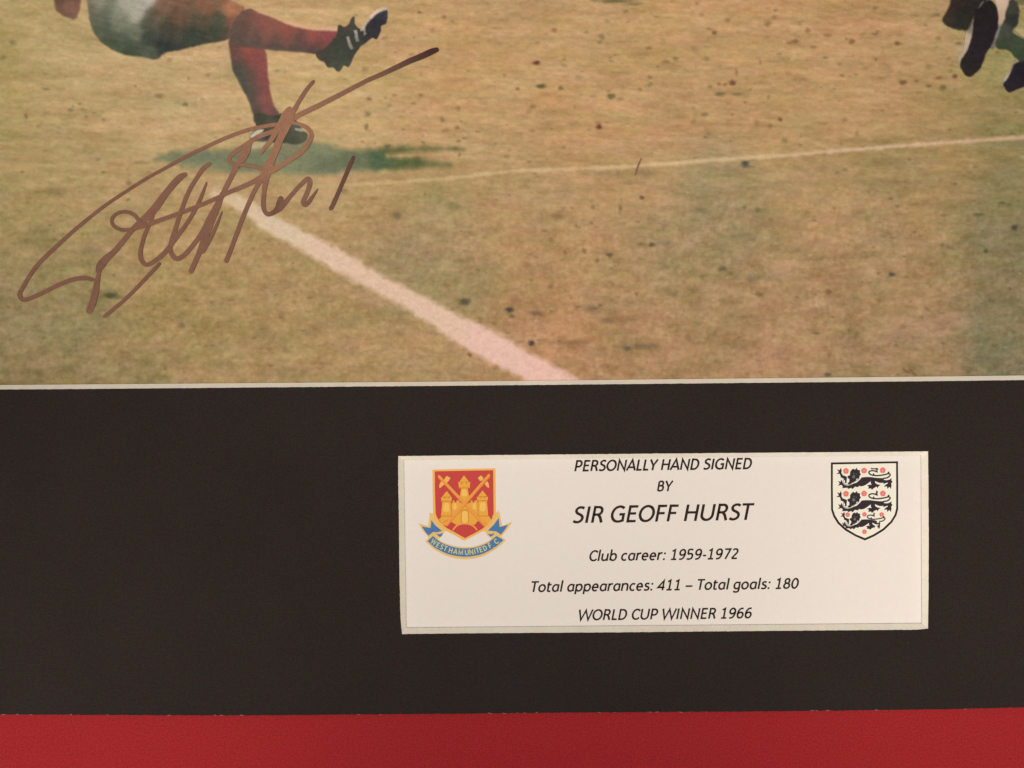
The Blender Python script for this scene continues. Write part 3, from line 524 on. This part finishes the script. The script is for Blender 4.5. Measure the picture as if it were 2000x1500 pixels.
# --- lettering: single-line letter skeletons (cap height .644, x-height .466 of the type size)
def ell(cx, cy, rx, ry, a0, a1, n=12):
    return [(cx+rx*math.cos(math.radians(a0+(a1-a0)*k/n)), cy+ry*math.sin(math.radians(a0+(a1-a0)*k/n))) for k in range(n+1)]
T, B_ = .608, .036; xh = .432
GL = {
 'A': (.579, [[(.03,0),(.29,.63),(.55,0)], [(.12,.19),(.46,.19)]]),
 'B': (.544, [[(.11,B_),(.11,T)], [(.11,T),(.25,T)]+ell(.27,.475,.13,.133,90,-90)+[(.11,.342)], [(.11,.342),(.29,.342)]+ell(.29,.189,.15,.153,90,-90)+[(.11,B_)]]),
 'C': (.533, [ell(.33,.322,.25,.292,42,318,22)]),
 'D': (.615, [[(.11,B_),(.11,T),(.25,T)]+ell(.27,.322,.24,.286,90,-90,18)+[(.11,B_)]]),
 'E': (.488, [[(.43,T),(.11,T),(.11,B_),(.43,B_)], [(.11,.335),(.39,.335)]]),
 'F': (.459, [[(.42,T),(.11,T),(.11,0)], [(.11,.325),(.38,.325)]]),
 'G': (.631, [ell(.34,.322,.265,.292,48,270,20)+[(.42,.035),(.53,.07),(.53,.31),(.36,.31)]]),
 'H': (.623, [[(.11,0),(.11,.644)], [(.513,0),(.513,.644)], [(.11,.335),(.513,.335)]]),
 'I': (.252, [[(.126,0),(.126,.644)]]),
 'L': (.420, [[(.11,.644),(.11,B_),(.39,B_)]]),
 'M': (.855, [[(.11,0),(.11,.62),(.42,.06),(.745,.62),(.745,0)]]),
 'N': (.646, [[(.11,0),(.11,.615),(.536,.03),(.536,.644)]]),
 'O': (.662, [ell(.331,.322,.265,.292,90,450,28)]),
 'P': (.517, [[(.11,0),(.11,T),(.25,T)]+ell(.27,.44,.165,.168,90,-90)+[(.11,.272)]]),
 'R': (.543, [[(.11,0),(.11,T),(.25,T)]+ell(.27,.462,.145,.146,90,-90)+[(.11,.316)], [(.29,.316),(.38,.21),(.47,0)]]),
 'S': (.459, [[(.40,.565),(.31,.605),(.21,.605),(.12,.55),(.10,.47),(.15,.39),(.25,.34),(.35,.28),(.39,.19),(.35,.09),(.25,.038),(.14,.04),(.05,.085)]]),
 'T': (.487, [[(.01,T),(.477,T)], [(.243,T),(.243,0)]]),
 'U': (.642, [[(.105,.644),(.105,.24)]+ell(.321,.24,.216,.208,180,360,16)+[(.537,.644)]]),
 'W': (.890, [[(.03,.644),(.22,.02),(.445,.60),(.67,.02),(.86,.644)]]),
 'Y': (.487, [[(.02,.644),(.243,.28),(.467,.644)], [(.243,.28),(.243,0)]]),
 'a': (.51, [ell(.26,.225,.175,.198,60,300,16), [(.36,.40),(.345,.395)], [(.415,.45),(.415,.10),(.44,.02)], [(.26+.0875,.225+.171),(.415,.40)], [(.26+.0875,.225-.171),(.415,.12)]]),
 'b': (.525, [[(.095,.69),(.095,.02)], ell(.275,.225,.17,.2,130,-130,18), [(.165,.378),(.095,.33)], [(.165,.072),(.095,.12)]]),
 'c': (.423, [ell(.245,.225,.175,.2,50,310,16)]),
 'e': (.498, [[(.085,.235),(.40,.235)]+ell(.245,.235,.16,.195,0,180,14)+ell(.255,.225,.17,.197,180,312,12)]),
 'g': (.50, [ell(.25,.235,.165,.19,60,300,16), [(.3325,.4),(.405,.44)], [(.3325,.07),(.405,.12)], [(.405,.45),(.405,-.03),(.37,-.12),(.28,-.155),(.16,-.145),(.08,-.10)]]),
 'l': (.229, [[(.115,.69),(.115,0)]]),
 'n': (.525, [[(.095,.466),(.095,0)], [(.095,.33),(.17,.40),(.27,.432),(.37,.40),(.42,.31),(.425,0)]]),
 'o': (.527, [ell(.263,.228,.188,.2,90,450,22)]),
 'p': (.525, [[(.095,.45),(.095,-.17)], ell(.275,.228,.17,.2,130,-130,18), [(.165,.38),(.095,.33)], [(.165,.075),(.095,.12)]]),
 'r': (.349, [[(.095,.466),(.095,0)], [(.095,.31),(.17,.40),(.25,.435),(.33,.42)]]),
 's': (.391, [[(.33,.40),(.24,.432),(.14,.415),(.10,.34),(.15,.27),(.25,.225),(.33,.17),(.32,.08),(.23,.034),(.13,.038),(.055,.07)]]),
 't': (.335, [[(.12,.58),(.12,.12),(.15,.05),(.22,.032),(.30,.045)], [(.03,.435),(.30,.435)]]),
 'u': (.525, [[(.095,.45),(.095,.15),(.14,.06),(.23,.034),(.34,.07),(.425,.16)], [(.425,.45),(.425,0)]]),
 '0': (.507, [ell(.253,.318,.18,.285,90,450,24)]),
 '1': (.507, [[(.10,.52),(.26,.605),(.26,.035)], [(.09,.032),(.43,.032)]]),
 '2': (.507, [[(.09,.54),(.17,.595),(.27,.60),(.36,.55),(.38,.46),(.34,.36),(.08,.04)], [(.08,.035),(.42,.035)]]),
 '4': (.507, [[(.35,0),(.35,.59),(.04,.18),(.46,.18)]]),
 '5': (.507, [[(.39,.60),(.13,.60),(.12,.35),(.25,.365),(.36,.325),(.40,.21),(.36,.09),(.25,.035),(.13,.04),(.07,.07)]]),
 '6': (.507, [[(.40,.59),(.30,.60),(.19,.55),(.11,.42),(.085,.25),(.12,.10),(.22,.034),(.34,.055),(.415,.16),(.40,.29),(.31,.36),(.20,.35),(.10,.27)]]),
 '7': (.507, [[(.07,.60),(.42,.60),(.19,0)]]),
 '8': (.507, [ell(.253,.468,.135,.135,90,450,18), ell(.253,.185,.17,.152,90,450,18)]),
 '9': (.507, [[(.10,.045),(.20,.034),(.31,.08),(.39,.21),(.42,.40),(.38,.54),(.28,.605),(.17,.58),(.095,.48),(.105,.36),(.20,.28),(.31,.30),(.41,.37)]]),
 ':': (.267, [[(.13,-.005),(.13,.105)], [(.13,.345),(.13,.455)]]),
 '-': (.306, [[(.05,.235),(.256,.235)]]), '–': (.498, [[(.03,.235),(.468,.235)]]), '.': (.252, [[(.12,-.01),(.12,.11)]]), ' ': (.226, [])}
ROUND = set('Ss2569tunrg')
def glyph_mesh(strokes, tw, tf, z, v, f):
    strokes = [[p for k, p in enumerate(map(tuple, st)) if k == 0 or math.hypot(p[0]-tuple(st[k-1])[0], p[1]-tuple(st[k-1])[1]) > 1e-4] for st in strokes]
    """strokes -> ribbons of width tw, tf maps glyph (x, y) to photograph pixels"""
    for si, st in enumerate(strokes):
        a = np.array(st, float)
        closed = np.hypot(*(a[0]-a[-1])) < 1e-6
        d = np.diff(a, axis=0); L = np.hypot(d[:, 0], d[:, 1])+1e-9; nrm = np.c_[-d[:, 1], d[:, 0]]/L[:, None]
        N = len(a); base = len(v); zz = z+0.0000012*(si % 4)
        for i in range(N):
            if i == 0: n = nrm[-1]+nrm[0] if closed else nrm[0]; 
            elif i == N-1: n = nrm[-1]+nrm[0] if closed else nrm[-1]
            else: n = nrm[i-1]+nrm[i]
            ref = nrm[min(i, N-2)]; n = n/(np.hypot(*n)+1e-9); k = 1/max(0.35, float(n@ref))
            # horizontal strokes are a little thinner than upright ones
            wloc = tw*(0.86+0.14*abs(n[0]))*0.5*k
            for sgn in (1, -1):
                p = a[i]+sgn*n*wloc; X, Y = tf(p[0], p[1]); v.append(P(X, Y, zz))
        for i in range(N-1):
            q = base+2*i; f.append((q, q+1, q+3, q+2))
def text_line(name, txt, x0, x1, yb0, yb1, cap, z, mat, parent, shear=0.20, tw=0.128, label=None):
    em = cap/0.644
    adv = []; cur = 0
    for ch in txt: adv.append(cur); cur += GL[ch][0]
    lo = min(p[0]+shear*p[1] for s in GL[txt[0]][1] for p in s)-tw/2; hi = adv[-1]+max(p[0]+shear*p[1] for s in GL[txt[-1]][1] for p in s)+tw/2
    sx = (x1-x0)/(hi-lo); slope = (yb1-yb0)/(x1-x0); v = []; f = []
    for ch, ad in zip(txt, adv):
        def tf(gx, gy, ad=ad):
            X = x0+(ad+gx+shear*gy-lo)*sx; Y = yb0+slope*(X-x0)-gy*em
            return X, Y
        ss = [catmull(s, 4) if (ch in ROUND and len(s) > 4) else s for s in GL[ch][1]]
        glyph_mesh(ss, tw, tf, z, v, f)
    V = np.array(v); ff = []
    for t in f:
        A, B, Cc = V[t[0]], V[t[1]], V[t[2]]
        ff.append(t if (B[0]-A[0])*(Cc[1]-A[1])-(B[1]-A[1])*(Cc[0]-A[0]) > 0 else tuple(reversed(t)))
    o = mesh_obj(name, v, ff, mat, parent)
    if label: o['label'] = label
    return o
ZT = Z_PR+0.00001
text_line('lettering', 'PERSONALLY HAND SIGNED', 1121.5, 1469, 920.5, 915.8, 21.2, ZT, M_TEXT, card, label='top line in small italic capitals')
text_line('lettering', 'BY', 1283, 1316, 959.6, 959.2, 20.4, ZT, M_TEXT, card, label='single short word')
text_line('lettering', 'SIR GEOFF HURST', 1117, 1476, 1021.8, 1015.2, 32.2, ZT, M_TEXT, card, tw=0.110, label='name in the largest capitals')
text_line('lettering', 'Club career: 1959-1972', 1151, 1442.5, 1096, 1091.6, 20.8, ZT, M_TEXT, card, tw=0.118, label='line with two years')
text_line('lettering', 'Total appearances: 411 – Total goals: 180', 1036.5, 1560.5, 1156.4, 1149.6, 20.8, ZT, M_TEXT, card, tw=0.118, label='longest line, two totals')
text_line('lettering', 'WORLD CUP WINNER 1966', 1130.5, 1470, 1211.6, 1207.4, 20.8, ZT, M_TEXT, card, tw=0.118, label='bottom line')

# --- right crest: three lions and roses
SH = lambda x, y: (1600+x/7.894, 880+y/7.894)
dz = 0.000006
o_out = [(180,183),(1215,165),(1218,560),(1218,900),(1192,1000),(1125,1110),(1000,1230),(850,1322),(705,1387),(555,1322),(400,1232),(285,1128),(218,1020),(183,915),(180,560)]
o_in = [(211,214),(1185,196),(1187,560),(1186,893),(1163,986),(1100,1088),(981,1203),(835,1293),(706,1350),(568,1293),(418,1203),(310,1104),(248,1004),(214,908),(210,560)]
crest2 = tri_poly('lion_crest', o_out, ZT, M_TEXT, card, xf=SH); crest2['label'] = 'black outlined shield with three dark lions and red roses'
tri_poly('shield_field', o_in, ZT+dz, M_FIELD, crest2, xf=SH)
BODY = [(170,485),(235,522),(262,450),(300,540),(320,580),(370,608),(440,622),(520,602),(600,562),(680,540),(740,490),(790,440),(830,390),(950,380),(1080,382),(1200,400),(1330,410),(1450,412),(1450,462),(1530,470),(1600,455),(1662,408),(1655,470),(1692,515),(1652,560),(1662,620),(1640,718),(1605,655),(1540,712),(1535,640),(1450,658),(1490,600),(1560,556),(1545,535),(1480,560),(1430,582),(1440,542),(1330,547),(1240,512),(1200,492),(1205,545),(1262,582),(1355,602),(1300,640),(1270,692),(1240,650),(1170,690),(1110,742),(1092,700),(1008,706),(1030,650),(975,622),(1045,595),(1110,598),(1080,560),(1082,500),(1040,530),(960,590),(880,630),(800,642),(750,625),(740,662),(680,660),(640,652),(595,700),(550,718),(545,682),(440,718),(440,682),(285,692),(300,640),(260,600),(158,632),(212,570)]
LEGP = [(115,298),(190,245),(140,158),(210,190),(250,120),(272,200),(262,270),(300,330),(420,375),(412,460),(405,552),(355,552),(365,500),(320,425),(235,385),(240,350),(210,290)]
HEAD = [(435,350),(500,332),(505,240),(560,165),(622,148),(618,180),(655,165),(690,120),(712,180),(785,190),(778,260),(808,310),(772,350),(765,392),(730,430),(695,420),(665,480),(605,542),(560,530),(520,592),(445,575),(440,545),(480,520),(488,450),(438,400)]
SHAG = [[(470,470),(500,430),(520,520),(480,540)]]
for li in range(3):
    if li < 2:
        k, ox, oy = 1.0, 0, li*45.2
    else:
        k, ox, oy = 0.83, 9.3, 80+7.2
        BODY = [(x if x < 1250 else 1250+(x-1250)*0.5, y+(0 if x < 1400 or y > 480 else 30)) for x, y in BODY]
    LX = lambda x, y, k=k, ox=ox, oy=oy: (1625+ox+x*k/14.286, 905+oy+y*k/14.286)
    lion = tri_poly('lion', [BODY, LEGP], ZT+2*dz, M_NAVY, crest2, xf=LX)
    tri_poly('mane', HEAD, ZT+3*dz, M_NAVY, lion, xf=LX)
    # fourth level is not wanted, so mane, face and tail hang from the crest instead
    bpy.data.objects[lion.name]
    for ob in list(lion.children): ob.parent = crest2
    tri_poly('lion_face', [[(565,350),(600,320),(640,345),(645,395),(605,425),(570,400)], [(600,265),(625,275),(620,300),(596,292)], [(664,292),(684,288),(690,310),(662,316)]], ZT+4*dz, M_GREY, crest2, xf=LX)
    def tl(pts, w_, dy=0): return [(*LX(x, y+dy), w_*k) for x, y in pts]
    TD = 35 if li == 2 else 0
    ribbon('lion_tail', tl([(1440,418),(1540,402),(1600,360),(1625,320),(1600,292),(1560,292),(1480,312),(1350,335),(1210,342),(1090,318),(1035,275),(1035,235),(1080,210),(1150,204),(1220,222),(1265,240)], 2.7, TD), ZT+5*dz, M_NAVY, crest2, n=3)
    tri_poly('tail_tuft', [[(1525,305),(1570,228),(1608,240),(1592,300)], [(1125,328),(1160,268),(1200,330)]] +
             ([[(1072,120),(1110,128),(1190,140),(1260,125),(1300,160),(1262,205),(1200,215),(1250,180),(1180,165),(1100,165)]] if li == 0 else [[(1200,215),(1240,150),(1222,120),(1262,118),(1285,160),(1262,200),(1282,235),(1240,240)]]), ZT+6*dz, M_NAVY, crest2, xf=lambda x, y: LX(x, y+TD))
    ribbon('belly_line', tl([(320,450),(310,520),(340,575),(420,600),(500,590),(560,545),(640,500),(700,470),(760,410)], 1.1), ZT+7*dz, M_GREY, crest2, n=3)
def rose(cx, cy, r):
    pet = []
    for k in range(60):
        a = 2*math.pi*k/60; rr = r*(0.87+0.12*abs(math.cos(2.5*(a+math.pi/2)))); pet.append((cx+rr*math.cos(a), cy+rr*math.sin(a)))
    o = tri_poly('rose', pet, ZT+2*dz, M_ROSE, crest2)
    return o, [(cx+r*0.62*math.cos(2*math.pi*k/40+math.pi/2), cy+r*0.62*math.sin(2*math.pi*k/40+math.pi/2), 1.0) for k in range(41)]
for x, y, r in [(390,212,86),(895,202,86),(1415,192,86),(390,850,86),(895,842,86),(1420,840,86)]:
    o, ring = rose(1625+x/14.286, 905+y/14.286, r/14.286); ribbon('rose_ring', ring, ZT+3*dz, M_ROSED, crest2, smooth=False, cap=False)
for x, y, r in [(435,290,68),(905,280,68),(1385,285,68),(905,765,70)]:
    o, ring = rose(1625+x/14.286, 985+y/14.286, r/14.286); ribbon('rose_ring', ring, ZT+3*dz, M_ROSED, crest2, smooth=False, cap=False)

# --- left crest: red shield, castle, crossed hammers, blue ribbon
KX = lambda x, y: (840+x/9.677, 905+y/9.677)
RX = lambda x, y: (800+x/6.818, 890+y/6.818)
crest1 = tri_poly('club_crest', [(44,118),(1236,94),(1240,500),(1243,940),(1205,1060),(1110,1195),(1000,1280),(820,1375),(655,1455),(625,1452),(440,1345),(300,1275),(190,1180),(95,1060),(58,950),(48,520)], ZT+2*dz, M_GOLD_E, card, xf=KX)
crest1['label'] = 'red shield with gold castle and crossed hammers over a blue ribbon'
tri_poly('shield_rim', [[(-15,930),(58,950),(95,1060),(190,1180),(300,1275),(240,1300),(170,1230),(60,1110),(0,1000)], [(1300,880),(1290,980),(1230,1110),(1130,1220),(1040,1290),(990,1285),(1110,1195),(1205,1060),(1243,940)]], ZT+dz, M_PALE, crest1, xf=KX)
tri_poly('shield_field', [(88,150),(1192,130),(1196,500),(1202,940),(1165,1050),(1080,1160),(990,1235),(820,1330),(660,1412),(460,1300),(310,1220),(190,1110),(125,1010),(104,940),(92,520)], ZT+3*dz, M_RED_C, crest1, xf=KX)
castle = tri_poly('castle', [
 [(168,1062),(225,1002),(420,990),(400,760),(425,745),(430,698),(455,702),(465,738),(495,740),(505,700),(545,698),(558,740),(600,748),(700,765),(735,748),(765,745),(770,700),(800,702),(805,738),(835,740),(845,698),(890,702),(900,760),(915,990),(1110,990),(1152,1062),(1085,1160),(1010,1190),(905,1085),(845,1160),(740,1150),(640,1135),(560,1150),(500,1165),(395,1100),(310,1180),(230,1150)],
 [(232,715),(388,715),(414,1000),(206,1000)], [(222,636),(316,522),(402,632)], [(207,640),(414,640),(402,720),(214,720)],
 [(553,350),(640,226),(732,346)], [(533,352),(760,352),(748,464),(545,464)], [(588,462),(708,462),(740,640),(700,760),(600,760),(563,620)],
 [(903,626),(990,508),(1078,622)], [(883,632),(1098,632),(1085,706),(890,706)], [(915,704),(1073,704),(1100,1000),(905,1000)]], ZT+4*dz, M_GOLD, crest1, xf=KX)
tri_poly('castle_light', [[(270,760),(350,760),(362,900),(255,900)], [(450,760),(490,760),(500,860),(440,860)], [(615,500),(680,500),(695,610),(600,610)], [(955,750),(1035,750),(1045,890),(945,890)], [(815,760),(860,760),(866,860),(810,860)], [(605,925),(708,925),(708,1108),(605,1108)]], ZT+5*dz, M_GOLD_L, crest1, smooth=3, xf=KX)
tri_poly('castle_window', [[(582,345),(612,345),(612,388),(582,388)], [(672,345),(702,345),(702,382),(672,382)], [(258,628),(296,628),(296,656),(258,656)], [(338,628),(374,628),(374,656),(338,656)], [(938,622),(972,622),(972,650),(938,650)], [(1008,622),(1042,622),(1042,650),(1008,650)]], ZT+6*dz, M_GOLD_D, crest1, xf=KX)
def kl(pts, w_): return [(*KX(x, y), w_) for x, y in pts]
for pts in ([(215,718),(402,718)], [(545,464),(748,464)], [(890,706),(1085,706)], [(392,740),(412,985)], [(905,740),(908,985)], [(210,996),(440,1000)], [(900,996),(1108,996)], [(590,1110),(590,930),(610,890),(655,875),(705,890),(725,930),(725,1110)], [(235,1125),(330,1070)], [(1000,1100),(1060,1150)]):
    ribbon('castle_joint', kl(pts, 1.7), ZT+7*dz, M_GOLD_D, crest1, smooth=False)
ribbon('archway', kl([(435,1255),(490,1190),(560,1152),(650,1138),(750,1152),(830,1195),(880,1252)], 3.2), ZT+7*dz, M_ORANGE, crest1, n=4)
tri_poly('shield_patch', [[(330,1182),(400,1108),(482,1160),(415,1250)], [(845,1160),(912,1088),(1002,1180),(890,1238)]], ZT+8*dz, M_RED_C, crest1, xf=KX)
def hammer(p0, p1, head, claw, zz):
    ribbon('hammer_edge', kl([(p0[0]+22, p0[1]+26), (p1[0]+20, p1[1]+20)] if p0[0] > p1[0] else [(p0[0]-14, p0[1]+26), (p1[0]-16, p1[1]+22)], 1.6), ZT+zz*dz, M_GOLD_D, crest1, smooth=False)
    h = ribbon('hammer', kl([p0, p1], 5.0), ZT+(zz+1)*dz, M_ORANGE, crest1, smooth=False)
    tri_poly('hammer_head', [head, claw], ZT+(zz+2)*dz, M_GOLD_E, crest1, xf=KX)
hammer((172,246), (1040,1165), [(262,315),(290,262),(322,236),(384,276),(362,320),(310,372)], [(215,335),(272,395),(182,472),(170,432),(185,380)], 9)
hammer((1112,222), (305,1160), [(902,275),(962,226),(1012,280),(985,325),(945,335)], [(1030,385),(1080,335),(1105,375),(1118,440),(1108,470),(1060,430)], 12)
# ribbon: tails, folds, banner
for q, qb in (([(118,902),(245,938),(272,765),(300,838),(350,905),(445,990),(460,1012),(440,1060),(395,1105),(300,1080),(250,1085),(180,1010)], [(160,942),(278,962),(290,855),(340,925),(432,1002),(375,1018),(310,1018),(252,1066),(205,1010)]),
              ([(1372,878),(1232,936),(1194,742),(1165,838),(1100,920),(1005,1000),(1030,1060),(1080,1100),(1170,1080),(1220,1075),(1290,1000)], [(1312,920),(1200,950),(1186,828),(1120,920),(1040,998),(1150,1008),(1216,1052),(1270,985)])):
    t_ = tri_poly('ribbon_tail', q, ZT+3*dz, M_PALE, crest1, xf=RX)
    tri_poly('ribbon_tail_face', qb, ZT+4*dz, M_BLUE, crest1, xf=RX)
tri_poly('ribbon_fold', [[(352,1040),(400,1045),(446,1028),(430,1065),(404,1086)], [(1040,1040),(1085,1045),(1132,1030),(1110,1062),(1076,1080)]], ZT+5*dz, M_BLUE2, crest1, xf=RX)
ban = catmull([(305,1045),(375,1110),(450,1158),(600,1205),(740,1220),(880,1205),(1030,1148),(1100,1095),(1160,1040)], 4).tolist() + catmull([(1282,1128),(1210,1195),(1120,1262),(950,1348),(740,1380),(520,1345),(350,1262),(270,1200),(208,1140)], 4).tolist()
ban2 = catmull([(312,1068),(375,1124),(450,1173),(600,1221),(740,1236),(880,1221),(1030,1166),(1100,1116),(1155,1068)], 4).tolist() + catmull([(1252,1122),(1195,1175),(1112,1236),(948,1316),(740,1346),(530,1316),(362,1240),(290,1186),(238,1136)], 4).tolist()
tri_poly('ribbon', [tuple(p) for p in ban], ZT+6*dz, M_PALE, crest1, xf=RX)
tri_poly('ribbon_face', [tuple(p) for p in ban2], ZT+7*dz, M_BLUE2, crest1, xf=RX)
BL = [('W',322,1148,36),('E',378,1190,30),('S',428,1215,25),('T',478,1236,20),('H',547,1262,15),('A',612,1276,9),('M',682,1284,4),('U',762,1287,-3),('N',822,1283,-8),('I',868,1274,-11),('T',905,1262,-15),('E',950,1250,-19),('D',1003,1230,-24),('F',1068,1195,-29),('.',1108,1196,-33),('C',1152,1142,-36),('.',1192,1142,-40)]
v = []; f = []
for ch, cx, cy, ang in BL:
    wd, ss = GL[ch]; ca, sa = math.cos(math.radians(ang)), math.sin(math.radians(ang)); S = 104
    kx = 0.88 if ch not in 'WM' else 0.72
    def tf(gx, gy):
        X = (gx-wd/2)*S*kx; Y = -(gy-.32)*S
        return RX(cx+X*ca-Y*sa, cy+X*sa+Y*ca)
    glyph_mesh([catmull(s, 4) if (ch in ROUND and len(s) > 4) else s for s in ss], 0.135, tf, ZT+8*dz, v, f)
V = np.array(v); ff = []
for t in f:
    A, B, Cc = V[t[0]], V[t[1]], V[t[2]]
    ff.append(t if (B[0]-A[0])*(Cc[1]-A[1])-(B[1]-A[1])*(Cc[0]-A[0]) > 0 else tuple(reversed(t)))
mesh_obj('ribbon_lettering', v, ff, M_YELLOW, crest1)
